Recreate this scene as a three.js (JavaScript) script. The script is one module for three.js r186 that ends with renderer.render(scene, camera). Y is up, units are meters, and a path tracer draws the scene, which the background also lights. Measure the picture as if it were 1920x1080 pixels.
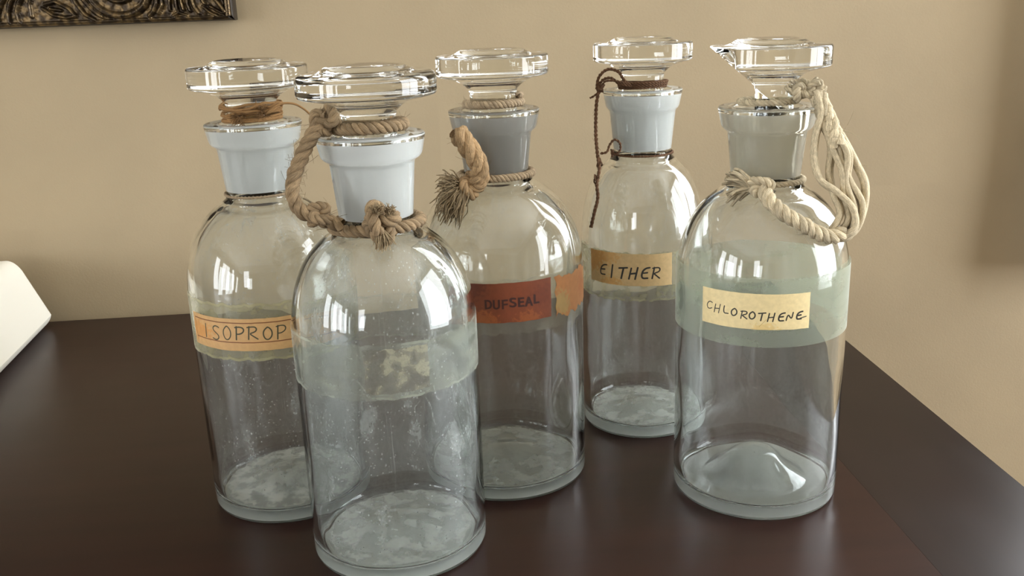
import * as THREE from 'three';
import { mergeGeometries } from 'three/addons/utils/BufferGeometryUtils.js';
import { RoundedBoxGeometry } from 'three/addons/geometries/RoundedBoxGeometry.js';
import { RectAreaLightUniformsLib } from 'three/addons/lights/RectAreaLightUniformsLib.js';
import { createNoise2D, createNoise3D } from 'simplex-noise';

// ---------------------------------------------------------------- camera, sky, exposure
const V = (x, y, z) => new THREE.Vector3(x, y, z);
const T = 0.75;                                   // height of the table top
const FOCAL = 1800, EYE = V(0, T + 0.2655, 0);
const CAM_R = V(0.99619321, -0.03573157, 0.07951317), CAM_U = V(0.05717012, 0.95637626, -0.28648915), CAM_W = V(0.0658078, -0.28994432, -0.95477831);
const scene = new THREE.Scene();
const camera = new THREE.PerspectiveCamera(2 * Math.atan(540 / FOCAL) * 180 / Math.PI, 1920 / 1080, 0.02, 100);
camera.matrixAutoUpdate = true;
camera.position.copy(EYE);
camera.quaternion.setFromRotationMatrix(new THREE.Matrix4().makeBasis(CAM_R, CAM_U, CAM_W.clone().negate()));
const SKY = { r: 3.4, g: 3.55, b: 3.7 }, DAY = 7;
scene.background = new THREE.Color().setRGB(SKY.r, SKY.g, SKY.b);     // bright even overcast sky
const renderer = new THREE.WebGLRenderer();
renderer.toneMapping = THREE.LinearToneMapping;
renderer.toneMappingExposure = 1.3;
renderer.shadowMap.enabled = true;
RectAreaLightUniformsLib.init();

// ---------------------------------------------------------------- helpers
function rng(seed) { let s = seed | 0; return () => { s = (s + 0x6d2b79f5) | 0; let t = Math.imul(s ^ (s >>> 15), 1 | s); t = (t + Math.imul(t ^ (t >>> 7), 61 | t)) ^ t; return ((t ^ (t >>> 14)) >>> 0) / 4294967296; }; }
const noise2 = createNoise2D(rng(11)), noise3 = createNoise3D(rng(12));
const lerp = THREE.MathUtils.lerp, clamp = THREE.MathUtils.clamp, smooth = THREE.MathUtils.smoothstep;
const fbm = (x, y, o = 4) => { let s = 0, a = 0.5, k = 1; for (let i = 0; i < o; i++) { s += a * noise2(x * k + i * 17.3, y * k - i * 9.1); a *= 0.5; k *= 2.03; } return s; };
const lin = (r, g, b) => new THREE.Color().setRGB(r, g, b);
const std = (o) => new THREE.MeshStandardMaterial(o), phys = (o) => new THREE.MeshPhysicalMaterial(o);
const used = new Map();
function numbered(n) { const k = used.get(n) ?? 0; used.set(n, k + 1); return k ? `${n}_${String(k).padStart(3, '0')}` : n; }
function part(parent, name, geo, mat, label) {
  const m = new THREE.Mesh(geo, mat); m.name = name; m.castShadow = m.receiveShadow = true; parent.add(m);
  if (label) m.userData.label = label;
  return m;
}
function thing(name, label, category, pos, group) {
  const g = new THREE.Group(); g.name = numbered(name); g.position.copy(pos); g.userData = { label, category }; if (group) g.userData.group = group;
  scene.add(g); return g;
}
function structure(name, geo, mat) { const m = new THREE.Mesh(geo, mat); m.name = name; m.userData = { kind: 'structure' }; m.castShadow = m.receiveShadow = true; scene.add(m); return m; }
const box = (x0, x1, y0, y1, z0, z1) => new THREE.BoxGeometry(x1 - x0, y1 - y0, z1 - z0).translate((x0 + x1) / 2, (y0 + y1) / 2, (z0 + z1) / 2);
// box whose uv are metres in the plane of each face
function boxUV(x0, x1, y0, y1, z0, z1) {
  const g = box(x0, x1, y0, y1, z0, z1), p = g.attributes.position, n = g.attributes.normal, uv = g.attributes.uv;
  for (let i = 0; i < p.count; i++) {
    const ax = Math.abs(n.getX(i)), ay = Math.abs(n.getY(i));
    if (ay > 0.5) uv.setXY(i, p.getX(i), p.getZ(i)); else if (ax > 0.5) uv.setXY(i, p.getZ(i), p.getY(i)); else uv.setXY(i, p.getX(i), p.getY(i));
  }
  return g;
}
function dataTex(w, h, fn, srgb, repeat = true) {
  const d = new Uint8Array(w * h * 4);
  for (let y = 0; y < h; y++) for (let x = 0; x < w; x++) { const c = fn(x / w, y / h, x, y), o = (y * w + x) * 4; d[o] = clamp(c[0], 0, 1) * 255; d[o + 1] = clamp(c[1], 0, 1) * 255; d[o + 2] = clamp(c[2], 0, 1) * 255; d[o + 3] = 255 * (c[3] ?? 1); }
  const t = new THREE.DataTexture(d, w, h); t.magFilter = THREE.LinearFilter; t.minFilter = THREE.LinearFilter; t.needsUpdate = true;
  t.wrapS = t.wrapT = repeat ? THREE.RepeatWrapping : THREE.ClampToEdgeWrapping; if (srgb) t.colorSpace = THREE.SRGBColorSpace;
  return t;
}
function canvasTex(w, h, draw) {
  const c = document.createElement('canvas'); c.width = w; c.height = h; draw(c.getContext('2d'), w, h);
  const t = new THREE.CanvasTexture(c); t.colorSpace = THREE.SRGBColorSpace; t.magFilter = THREE.LinearFilter; return t;
}
// lathe with welded seam; profile = [[r, y], ...]; wob(angle, y, r) changes the radius
function lathe(profile, seg = 128, wob = null, closed = false) {
  const n = profile.length, pos = [], uv = [], idx = [];
  let len = [0]; for (let i = 1; i < n; i++) len.push(len[i - 1] + Math.hypot(profile[i][0] - profile[i - 1][0], profile[i][1] - profile[i - 1][1]));
  for (let j = 0; j < seg; j++) { const a = j / seg * Math.PI * 2; for (let i = 0; i < n; i++) { let [r, y] = profile[i]; if (wob && r > 1e-6) [r, y] = wob(a, y, r, i); pos.push(r * Math.sin(a), y, r * Math.cos(a)); uv.push(a / (Math.PI * 2), len[i]); } }
  for (let j = 0; j < seg; j++) { const k = (j + 1) % seg; for (let i = 0; i < n - (closed ? 0 : 1); i++) { const i2 = (i + 1) % n, a = j * n + i, b = k * n + i, c = k * n + i2, d = j * n + i2; idx.push(a, b, c, a, c, d); } }
  const g = new THREE.BufferGeometry(); g.setAttribute('position', new THREE.Float32BufferAttribute(pos, 3)); g.setAttribute('uv', new THREE.Float32BufferAttribute(uv, 2)); g.setIndex(idx); g.computeVertexNormals();
  return g;
}
// rounds the corners of a profile: points [r, y, radius]
function rounded(pts, steps = 5) {
  const out = [];
  pts.forEach((p, i) => {
    const R = p[2] ?? 0, a = pts[i - 1], b = pts[i + 1];
    if (!R || !a || !b) { out.push([p[0], p[1]]); return; }
    const da = Math.hypot(a[0] - p[0], a[1] - p[1]), db = Math.hypot(b[0] - p[0], b[1] - p[1]), q = Math.min(R, da * 0.48, db * 0.48);
    const A = [p[0] + (a[0] - p[0]) / da * q, p[1] + (a[1] - p[1]) / da * q], B = [p[0] + (b[0] - p[0]) / db * q, p[1] + (b[1] - p[1]) / db * q];
    for (let s = 0; s <= steps; s++) { const t = s / steps; out.push([(1 - t) * (1 - t) * A[0] + 2 * t * (1 - t) * p[0] + t * t * B[0], (1 - t) * (1 - t) * A[1] + 2 * t * (1 - t) * p[1] + t * t * B[1]]); }
  });
  return out;
}
// refine long segments so that smooth normals stay true on straight runs
function refine(prof, max = 0.004) {
  const out = [prof[0]];
  for (let i = 1; i < prof.length; i++) { const a = prof[i - 1], b = prof[i], n = Math.max(1, Math.ceil(Math.hypot(b[0] - a[0], b[1] - a[1]) / max)); for (let s = 1; s <= n; s++) out.push([lerp(a[0], b[0], s / n), lerp(a[1], b[1], s / n)]); }
  return out;
}
const spline = (pts, n) => { const c = new THREE.CatmullRomCurve3(pts.map((p) => V(p[0], p[1], 0))); return c.getSpacedPoints(n).map((p) => [p.x, p.y]); };
const MM = 0.001;

// ---------------------------------------------------------------- the room
const WX0 = -3.0, WX1 = 2.0, WZ0 = -0.862, WZ1 = 3.6, H = 2.5, TH = 0.16;
const wallBump = dataTex(512, 512, (u, v, x, y) => { const n = 0.5 + 0.35 * noise3(Math.cos(u * 6.283) * 9, Math.sin(u * 6.283) * 9, v * 55) + 0.25 * noise2(x * 0.23, y * 0.23); return [n, n, n]; });
const wallTone = dataTex(512, 512, (u, v) => { const n = 0.975 + 0.03 * fbm(u * 5, v * 5, 5); return [n, n * 0.997, n * 0.985]; }, true);
const wallMat = std({ color: lin(0.366, 0.286, 0.178), roughness: 0.75, map: wallTone, bumpMap: wallBump, bumpScale: 0.00005 });
wallTone.repeat.set(1.2, 1.2); wallBump.repeat.set(6, 6);
const ceilMat = std({ color: lin(0.78, 0.76, 0.70), roughness: 0.9 });
const trimMat = std({ color: lin(0.8, 0.79, 0.75), roughness: 0.5 });
const floorMat = std({ color: lin(0.16, 0.10, 0.06), roughness: 0.55 });
structure('floor', boxUV(WX0 - TH, WX1 + TH, -0.1, 0, WZ0 - TH, WZ1 + TH), floorMat);
structure('ceiling', boxUV(WX0 - TH, WX1 + TH, H, H + 0.1, WZ0 - TH, WZ1 + TH), ceilMat);
let nWin = 0;
const paneMat = phys({ color: 0xffffff, roughness: 0, transmission: 1, thickness: 0, ior: 1.45 });
// a wall with window openings [a0, a1, y0, y1, columns] along its length; axis 'x' (back) or 'z' (sides); inner = position of its room face, out = outward sign
function wallWithWindows(name, axis, inner, out, from, to, wins) {
  const outer = inner + out * TH, d0 = Math.min(inner, outer), d1 = Math.max(inner, outer), mid = (inner + outer) / 2;
  const B = (a0, a1, y0, y1, c0, c1, f = box) => (axis === 'z' ? f(c0, c1, y0, y1, a0, a1) : f(a0, a1, y0, y1, c0, c1));
  const geos = []; let a = from;
  for (const [a0, a1, y0, y1] of wins) { geos.push(B(a, a0, 0, H, d0, d1, boxUV), B(a0, a1, 0, y0, d0, d1, boxUV), B(a0, a1, y1, H, d0, d1, boxUV)); a = a1; }
  geos.push(B(a, to, 0, H, d0, d1, boxUV));
  structure(name, mergeGeometries(geos), wallMat);
  for (const [a0, a1, y0, y1, nc] of wins) {
    const w = new THREE.Group(); w.name = `window_${++nWin}`; w.userData = { kind: 'structure' }; scene.add(w);
    const f = 0.035, d = 0.025;
    part(w, 'window_frame', mergeGeometries([B(a0, a1, y0, y0 + f, mid - d, mid + d), B(a0, a1, y1 - f, y1, mid - d, mid + d), B(a0, a0 + f, y0 + f, y1 - f, mid - d, mid + d), B(a1 - f, a1, y0 + f, y1 - f, mid - d, mid + d)]), trimMat);
    for (let i = 1; i < nc; i++) part(w, 'muntin', B(lerp(a0, a1, i / nc) - 0.014, lerp(a0, a1, i / nc) + 0.014, y0 + f, y1 - f, mid - 0.015, mid + 0.015), trimMat);
    const pane = new THREE.PlaneGeometry(a1 - a0 - 2 * f, y1 - y0 - 2 * f); if (axis === 'z') pane.rotateY(Math.PI / 2);
    part(w, 'pane', axis === 'z' ? pane.translate(mid, (y0 + y1) / 2, (a0 + a1) / 2) : pane.translate((a0 + a1) / 2, (y0 + y1) / 2, mid), paneMat);
    // daylight entering through each light of the window
    for (let i = 0; i < nc; i++) {
      const q0 = lerp(a0 + f, a1 - f, i / nc) + (i ? 0.014 : 0), q1 = lerp(a0 + f, a1 - f, (i + 1) / nc) - (i < nc - 1 ? 0.014 : 0), c = (q0 + q1) / 2, ym = (y0 + y1) / 2, z = mid - out * 0.03;
      const l = new THREE.RectAreaLight(new THREE.Color().setRGB(SKY.r / SKY.g, 1, SKY.b / SKY.g), DAY, q1 - q0, y1 - y0 - 2 * f); l.name = 'window_daylight';
      l.position.set(...(axis === 'z' ? [z, ym, c] : [c, ym, z])); l.lookAt(...(axis === 'z' ? [z - out, ym, c] : [c, ym, z - out])); scene.add(l);
    }
    const s0 = Math.min(inner, inner - out * 0.05), s1 = Math.max(inner, inner - out * 0.05);
    part(w, 'window_sill', B(a0 - 0.05, a1 + 0.05, y0 - 0.03, y0, s0, s1), trimMat);
  }
}
wallWithWindows('wall_left', 'z', WX0, -1, WZ0 - TH, WZ1 + TH, [[0.35, 0.85, 0.55, 2.0, 1], [1.15, 2.15, 0.55, 2.0, 2], [2.5, 2.9, 0.55, 2.0, 1]]);
wallWithWindows('wall_right', 'z', WX1, 1, WZ0 - TH, WZ1 + TH, [[-0.6, 0.7, 0.5, 2.25, 2]]);
wallWithWindows('wall_back', 'x', WZ0, -1, WX0, WX1, [[0.63, 1.35, 0.90, 1.95, 1]]);
wallWithWindows('wall_front', 'x', WZ1, 1, WX0, WX1, [[-2.2, -1.5, 0.85, 2.1, 1]]);

// ---------------------------------------------------------------- table
const TX0 = -1.15, TX1 = 0.3065, TZ0 = -0.852, TZ1 = 0.12, TB = 0.0845;
function woodTex(seed, base, dark) {   // linear colours, kept as floats so that the dark tones do not band
  const w = 1024, h = 512, d = new Float32Array(w * h * 4);
  for (let y = 0; y < h; y++) for (let x = 0; x < w; x++) {
    const u = x / w, v = y / h, ring = fbm(u * 1.6 + seed, v * 26 + seed, 5), pore = fbm(u * 10 + seed * 3, v * 150, 2), big = fbm(u * 2 + seed, v * 3, 3), k = clamp(0.5 + 0.42 * ring + 0.1 * pore + 0.25 * big, 0, 1), o = (y * w + x) * 4;
    for (let i = 0; i < 3; i++) d[o + i] = lerp(dark[i], base[i], k);
    d[o + 3] = 1;
  }
  const t = new THREE.DataTexture(d, w, h, THREE.RGBAFormat, THREE.FloatType); t.magFilter = t.minFilter = THREE.LinearFilter; t.wrapS = t.wrapT = THREE.MirroredRepeatWrapping; t.needsUpdate = true; return t;
}
const gloss = dataTex(512, 512, (u, v) => { const k = 0.90 + 0.08 * fbm(u * 6, v * 6, 3) ; return [k, k, k]; });
gloss.repeat.set(2, 2);
const woodIn = woodTex(3, [0.0300, 0.0112, 0.0080], [0.0155, 0.0058, 0.0045]), woodEdge = woodTex(8, [0.0165, 0.0085, 0.0072], [0.0100, 0.0052, 0.0046]);
woodIn.repeat.set(1.1, 1.6); woodEdge.repeat.set(1.1, 1.6);
const woodEdgeZ = woodEdge.clone(); woodEdgeZ.rotation = Math.PI / 2; woodEdgeZ.needsUpdate = true;
const wood = (map) => phys({ map, roughness: 0.34, roughnessMap: gloss, specularIntensity: 0.55 });
const matIn = wood(woodIn), matBx = wood(woodEdge), matBz = wood(woodEdgeZ);
{
  const t = thing('wooden_table', 'dark brown wooden table with a glossy banded top against the beige wall', 'table', V(0, 0, 0));
  const th = 0.028, g = 0.00002;
  // mitred border planks and the field between them; each piece has a small chamfer
  const piece = (name, quad, mat) => {   // quad: [[x, z] x4] counter-clockwise seen from above
    const cx = quad.reduce((s, q) => s + q[0], 0) / 4, cz = quad.reduce((s, q) => s + q[1], 0) / 4;
    const inset = (d) => quad.map(([x, z]) => [x - Math.sign(x - cx) * d, z - Math.sign(z - cz) * d]);
    const A = inset(g), B = inset(g + 0.00006), pos = [], uv = [];
    const tri = (...v) => v.forEach((p) => { pos.push(...p); uv.push(p[0], p[2]); });
    const at = (q, y) => [q[0], y, q[1]];
    const face = (a, b, c2, d) => { tri(a, b, c2); tri(a, c2, d); };
    face(at(B[0], T), at(B[1], T), at(B[2], T), at(B[3], T));
    for (let i = 0; i < 4; i++) { const j = (i + 1) % 4; face(at(A[i], T - 0.00006), at(A[j], T - 0.00006), at(B[j], T), at(B[i], T)); face(at(A[i], T - th), at(A[j], T - th), at(A[j], T - 0.00006), at(A[i], T - 0.00006)); }
    face(at(A[3], T - th), at(A[2], T - th), at(A[1], T - th), at(A[0], T - th));
    const geo = new THREE.BufferGeometry(); geo.setAttribute('position', new THREE.Float32BufferAttribute(pos, 3)); geo.setAttribute('uv', new THREE.Float32BufferAttribute(uv, 2)); geo.computeVertexNormals();
    return part(t, name, geo, mat);
  };
  const ix0 = TX0 + TB, ix1 = TX1 - TB, iz0 = TZ0, iz1 = TZ1 - TB;
  piece('top_field', [[ix0, iz1], [ix1, iz1], [ix1, iz0], [ix0, iz0]], matIn);
  piece('border_plank', [[ix1, iz1], [TX1, TZ1], [TX1, TZ0], [ix1, iz0]], matBz);
  piece('border_plank', [[TX0, TZ1], [TX1, TZ1], [ix1, iz1], [ix0, iz1]], matBx);
  piece('border_plank', [[TX0, TZ0], [TX0, TZ1], [ix0, iz1], [ix0, iz0]], matBz);
  for (const [x, z] of [[TX0 + 0.06, TZ0 + 0.06], [TX1 - 0.06, TZ0 + 0.06], [TX0 + 0.06, TZ1 - 0.06], [TX1 - 0.06, TZ1 - 0.06]]) part(t, 'leg', boxUV(x - 0.03, x + 0.03, 0, T - th, z - 0.03, z + 0.03), matBx);
  for (const z of [TZ0 + 0.06, TZ1 - 0.06]) part(t, 'apron', boxUV(TX0 + 0.09, TX1 - 0.09, T - 0.13, T - th, z - 0.011, z + 0.011), matBx);
  for (const x of [TX0 + 0.06, TX1 - 0.06]) part(t, 'apron', boxUV(x - 0.011, x + 0.011, T - 0.13, T - th, TZ0 + 0.09, TZ1 - 0.09), matBx);
}

// ---------------------------------------------------------------- bottles
const glassMat = phys({ color: lin(0.955, 0.98, 0.968), roughness: 0.0, transmission: 1, thickness: 0.01, ior: 1.5 });
const stopperGlass = phys({ color: lin(0.955, 0.98, 0.968), roughness: 0.0, transmission: 1, thickness: 0.01, ior: 1.5 });
const BOTTLES = [
  { x: -0.0954, z: -0.5065, R: 0.0430, top: 0.2092, lipR: 0.0250, disc: 0.0300, discY: 0.2325, punt: 0.006, low: 0 },
  { x: -0.0317, z: -0.4431, R: 0.0441, top: 0.2085, lipR: 0.0253, disc: 0.0317, discY: 0.2312, punt: 0.005, low: 0.004, round: 0.0042 },
  { x: 0.0293, z: -0.5151, R: 0.0457, top: 0.2092, lipR: 0.0246, disc: 0.0296, discY: 0.2325, punt: 0.005, low: -0.002 },
  { x: 0.1215, z: -0.5722, R: 0.0375, top: 0.2108, lipR: 0.0238, disc: 0.0290, discY: 0.2330, punt: 0.004, low: -0.001 },
  { x: 0.1643, z: -0.4742, R: 0.0440, top: 0.2092, lipR: 0.0248, disc: 0.0296, discY: 0.2340, punt: 0.017, low: 0 },
];
BOTTLES.forEach((b, i) => {
  b.pos = V(b.x, T, b.z); b.i = i;
  b.away = V(b.x, 0, b.z).normalize(); b.turn = Math.atan2(-b.x, -b.z);      // local +z faces the camera's side
});
// a pixel of the photograph as a point in the bottle's own axes, on the upright plane `toward` metres in front of its axis
function at(b, px, py, toward = 0) {
  const ray = CAM_W.clone().multiplyScalar(FOCAL).addScaledVector(CAM_R, px - 960).addScaledVector(CAM_U, 540 - py);
  const p0 = b.pos.clone().addScaledVector(b.away, -toward), t = p0.sub(EYE).dot(b.away) / ray.dot(b.away);
  return EYE.clone().addScaledVector(ray, t).sub(b.pos).applyAxisAngle(V(0, 1, 0), -b.turn);
}
function bottleProfiles(b) {
  const { R, top, lipR, low } = b, nT = 0.0196, nB = 0.0172, k = (t) => nB + (R - nB) * t, s = (h) => h * MM - low;
  const shoulder = spline([[nB, s(173)], [k(0.03), s(170.4)], [k(0.12), s(168.4)], [k(0.30), s(165)], [k(0.52), s(159.8)], [k(0.72), s(152.5)], [k(0.87), s(143.6)], [k(0.965), s(133.5)], [k(1), s(124)]], 40).reverse();
  const outer = [
    ...spline([[0, 0.0014 + b.punt * 0.75], [R * 0.22, 0.0014 + b.punt * 0.62], [R * 0.45, 0.0014 + b.punt * 0.2], [R * 0.62, 0.0013]], 14).slice(0, -1), ...rounded([[R * 0.62, 0.0012], [R * 0.78, 0, 0.003], [R - 0.0004, 0, 0.0026], [R, 0.012]], 6).slice(1), [R, s(118)],
    ...shoulder, ...rounded([[nB, s(174)], [nT, top - 0.0125, 0.0015], [lipR - 0.0022, top - 0.0105, 0.002], [lipR, top, 0.0016], [nT - 0.003, top, 0.001], [0.0170, top - 0.003]], 5).slice(1),
  ];
  const w = 0.0030, f = 0.0058;
  const inShoulder = spline([[0.0146, s(171)], [k(0.08) - w, s(165.6)], [k(0.30) - w * 0.9, s(161.8)], [k(0.52) - w, s(156.6)], [k(0.72) - w, s(149.8)], [k(0.87) - w, s(141.6)], [k(0.965) - w, s(132.3)], [R - w, s(123)]], 36);
  const inner = [[0.0150, s(174)], ...inShoulder, [R - w, 0.016], ...rounded([[R - w, 0.015], [R - w - 0.0005, f + 0.0002, 0.006], [R * 0.66, f + 0.0006]], 8).slice(1), ...spline([[R * 0.64, f + 0.0008], [R * 0.45, f + b.punt * 0.35], [R * 0.22, f + b.punt * 0.85], [0, f + b.punt]], 12)];
  return { outer: refine(outer), inner: refine(inner) };
}
function glassBody(b) {
  const { outer, inner } = bottleProfiles(b), n = outer.length, sd = b.i * 7.7;
  return lathe([...outer, ...inner], 160, (a, y, r, i) => {
    const c = Math.cos(a), s = Math.sin(a), neck = smooth(y, 0.16, 0.175), amp = (i < n ? 0.0001 : 0.0004) * (1 - neck);
    return [r + amp * (noise3(c * 1.1 + sd, s * 1.1, y * 20) + 0.12 * noise3(c * 2.6 + sd, s * 2.6, y * 40)), y];
  });
}
// curved sheet that follows the body: angles in degrees from the camera side, heights in metres
function sheet(R, a0, a1, h0, h1, thick, ragged = 0, seed = 0, seg = 48, rows = 10, film = false) {
  const pos = [], uv = [], idx = [], N = seg + 1, M = rows + 1;
  for (const r of film ? [R] : [R + thick, R]) for (let j = 0; j < N; j++) for (let i = 0; i < M; i++) {
    const u = j / seg, v = i / rows, full = a1 - a0 > 359;
    const lo = h0 + ragged * fbm(u * (a1 - a0) / 12 + seed, 1, 4), hi = h1 + ragged * fbm(u * (a1 - a0) / 12 + seed, 7, 4);
    const ang = (lerp(a0, a1, u) + (full ? 0 : (ragged / R * 57) * (u < 0.001 || u > 0.999 ? fbm(v * 3 + seed, 3 + u, 3) : 0))) * Math.PI / 180, y = lerp(lo, hi, v);
    pos.push(r * Math.sin(ang), y, r * Math.cos(ang)); uv.push(u, v);
  }
  const L = N * M, q = (a, b, c, d) => idx.push(a, b, c, a, c, d);
  for (let j = 0; j < seg; j++) for (let i = 0; i < rows; i++) { const a = j * M + i; q(a, a + M, a + M + 1, a + 1); if (!film) q(L + a, L + a + 1, L + a + M + 1, L + a + M); }
  if (!film) for (let j = 0; j < seg; j++) { const a = j * M, t = a + rows; q(L + a, L + a + M, a + M, a); q(t, t + M, L + t + M, L + t); }
  if (!film && a1 - a0 < 359) for (let i = 0; i < rows; i++) { const e = seg * M + i; q(i, i + 1, L + i + 1, L + i); q(e, L + e, L + e + 1, e + 1); }
  const g = new THREE.BufferGeometry(); g.setAttribute('position', new THREE.Float32BufferAttribute(pos, 3)); g.setAttribute('uv', new THREE.Float32BufferAttribute(uv, 2)); g.setIndex(idx); g.computeVertexNormals(); return g;
}
const BOTTLE_TEXT = [
  ['clear glass reagent bottle with a peach ISOPROP label and yellowed tape band', 'clear disc-topped glass stopper with brown raffia wound round its stem'],
  ['clear glass reagent bottle with a scraped-off label and thick knotted brown rope', 'round-edged glass stopper tied with thick brown jute rope'],
  ['clear glass reagent bottle with a rust-red DUFSEAL label', 'glass stopper with pale rope round its stem in the grey-necked bottle'],
  ['narrow clear glass reagent bottle with a tan EITHER label', 'glass stopper tied with thin brown twisted string'],
  ['clear glass reagent bottle with a cream CHLOROTHENE label on a pale green band', 'glass stopper with a chipped rim tied with cream raffia'],
];
const neckTone = [[0.95, 0.96, 0.93, 0.35, 0.97], [0.95, 0.96, 0.94, 0.35, 0.97], [0.66, 0.64, 0.60, 0.62, 0.85], [0.93, 0.95, 0.93, 0.35, 0.97], [0.86, 0.83, 0.75, 0.86, 0.62]];
for (const b of BOTTLES) {
  const g = b.group = thing('glass_bottle', BOTTLE_TEXT[b.i][0], 'bottle', b.pos, 'glass reagent bottles on the table'); g.rotation.y = b.turn;
  part(g, 'glass_body', glassBody(b), glassMat);
  // matt ground joint inside the neck
  const [r, gg, bb, tr, ro] = neckTone[b.i], frost = phys({ color: lin(r, gg, bb), roughness: ro, transmission: tr, thickness: 0 });
  part(g, 'ground_joint', lathe(refine([[0.0158, 0.1745 - b.low], [0.0181, b.top - 0.0025]]), 72), frost, 'frosted ground glass inside of the neck');
  part(g, 'scuffed_base', lathe(refine([...spline([[0.0002, 0.0026 + b.punt * 0.75], [b.R * 0.22, 0.0026 + b.punt * 0.62], [b.R * 0.45, 0.0026 + b.punt * 0.2], [b.R * 0.62, 0.0026]], 14), [b.R * 0.75, 0.0024], [b.R - 0.0026, 0.0016]].reverse()), 72), phys({ color: b.i === 4 ? lin(0.74, 0.76, 0.71) : lin(0.86, 0.90, 0.85), roughness: 1, transmission: b.i === 4 ? 0.6 : 0.4, thickness: 0 }), 'pale scuffed underside');
  // stopper
  const s = thing('glass_stopper', BOTTLE_TEXT[b.i][1], 'stopper', b.pos.clone().add(V(0, 0, 0)), 'glass stoppers'); s.rotation.y = b.turn;
  b.stopper = s;
  const D = b.disc, y = b.discY, e = b.round ?? 0.0013, t = b.top;
  const prof = refine(rounded([[0, y + 0.0078], [D * 0.54, y + 0.0078, 0.0014], [D * 0.68, y + 0.0050, 0.002], [D, y + 0.0046, e], [D, y - 0.0056, e], [D * 0.90, y - 0.0064, 0.002], [0.0176, y - 0.0088, 0.004], [0.0130, y - 0.0128, 0.002], [0.0125, t + 0.0080, 0.001], [0.0124, t + 0.0002, 0.001], [0.0124, t - 0.003], [0, t - 0.003]], 6), 0.002).reverse();
  part(s, 'disc_head', lathe(prof, 128, b.i === 4 ? (a, yy, rr) => {
    // the rim is chipped away from below on one side
    const d = Math.abs(((a * 180 / Math.PI - 268 + 540) % 360) - 180), cut = 1 - smooth(d, 45, 62), lim = D * 0.58 + (yy - (y - 0.0062)) * 1.15;
    return [rr > lim ? lerp(rr, Math.min(rr, lim), cut) : rr, yy];
  } : null), stopperGlass);
  part(s, 'ground_plug', lathe(refine(rounded([[0, t - 0.0032], [0.0158, t - 0.0032, 0.001], [0.0139, t - 0.0345, 0.001], [0, t - 0.0345]], 4)).reverse(), 72), frost, 'frosted ground glass plug');
}

// ---------------------------------------------------------------- residue inside the bottles
const HAZE = [[0.12, 0.8, 0.8], [0.17, 0.95, 0.55], [0.10, 0.35, 0.45], [0.12, 0.4, 0.5], [0.10, 0.25, 0.12]];   // even dust, smears, sediment on the bottom
for (const b of BOTTLES) {
  const [base, smear, bed] = HAZE[b.i], sd = b.i * 31.7;
  const wallA = dataTex(512, 512, (u, v) => {
    const c = Math.cos(u * 6.2832), s = Math.sin(u * 6.2832), f = (k, w) => noise3(c * k + sd, s * k, v * w);
    const big = f(1.3, 2.2) * 0.6 + f(2.7, 5) * 0.4, streak = noise3(c * 5 + v * 3 + sd, s * 5, v * 7 + c), fine = f(22, 40) * 0.6 + f(60, 110) * 0.4;
    let a = base * (0.75 + 0.35 * fine) + smear * 0.28 * smooth(big + 0.25 * streak + 0.2 * fine, 0.25, 0.8);
    const spot = f(46, 60); if (spot > 0.78 && big > -0.1) a += 0.5 * smear * smooth(spot, 0.78, 0.9);
    const line = Math.abs(noise3(c * 1.6 + sd, s * 1.6 + 5, v * 3.1)); if (line < 0.02) a += smear * 0.25 * (1 - line / 0.02) * smooth(f(3, 4), 0, 0.5);
    return [a, a, a];
  });
  wallA.repeat.set(1, 1 / 0.165);
  const film = std({ color: lin(0.80, 0.83, 0.82), roughness: 1, transparent: true, alphaMap: wallA });
  part(b.group, 'dust_film', lathe(refine([[b.R - 0.00345, 0.0165], ...bottleProfiles(b).inner.filter((p) => p[1] > 0.10 && p[1] < 0.166 - b.low).reverse().map(([r, y]) => [r - 0.00045, y - 0.00015])], 0.01), 96), film, 'whitish dust film on the inside wall');
  const bedA = dataTex(256, 256, (u, v) => {
    const x = (u - 0.5) * 2, y = (v - 0.5) * 2, r = Math.hypot(x, y), n = fbm(x * 2.2 + sd, y * 2.2, 5), m = fbm(x * 9 + sd, y * 9, 3);
    let a = bed * (0.45 + 0.5 * smooth(n + 0.25 * m, -0.25, 0.3)); a *= 0.75 + 0.5 * smooth(r + 0.3 * n, 0.35, 0.8);
    if (r + 0.12 * n > 0.97) a *= 0.3;
    return [a, a, a];
  }, false, false);
  const f = 0.0062, prof = spline([[b.R * 0.86, f + 0.0012], [b.R * 0.64, f + 0.0012], [b.R * 0.45, f + 0.0006 + b.punt * 0.35], [b.R * 0.22, f + 0.0005 + b.punt * 0.85], [0, f + 0.0004 + b.punt]], 16);
  const geo = lathe(prof, 72), p = geo.attributes.position, uv = geo.attributes.uv;
  for (let i = 0; i < p.count; i++) uv.setXY(i, 0.5 + p.getX(i) / b.R / 2 / 0.88, 0.5 + p.getZ(i) / b.R / 2 / 0.88);
  part(b.group, 'sediment', geo, std({ color: lin(0.66, 0.67, 0.63), roughness: 1, transparent: true, alphaMap: bedA }), 'pale dried residue on the bottom');
}

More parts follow.
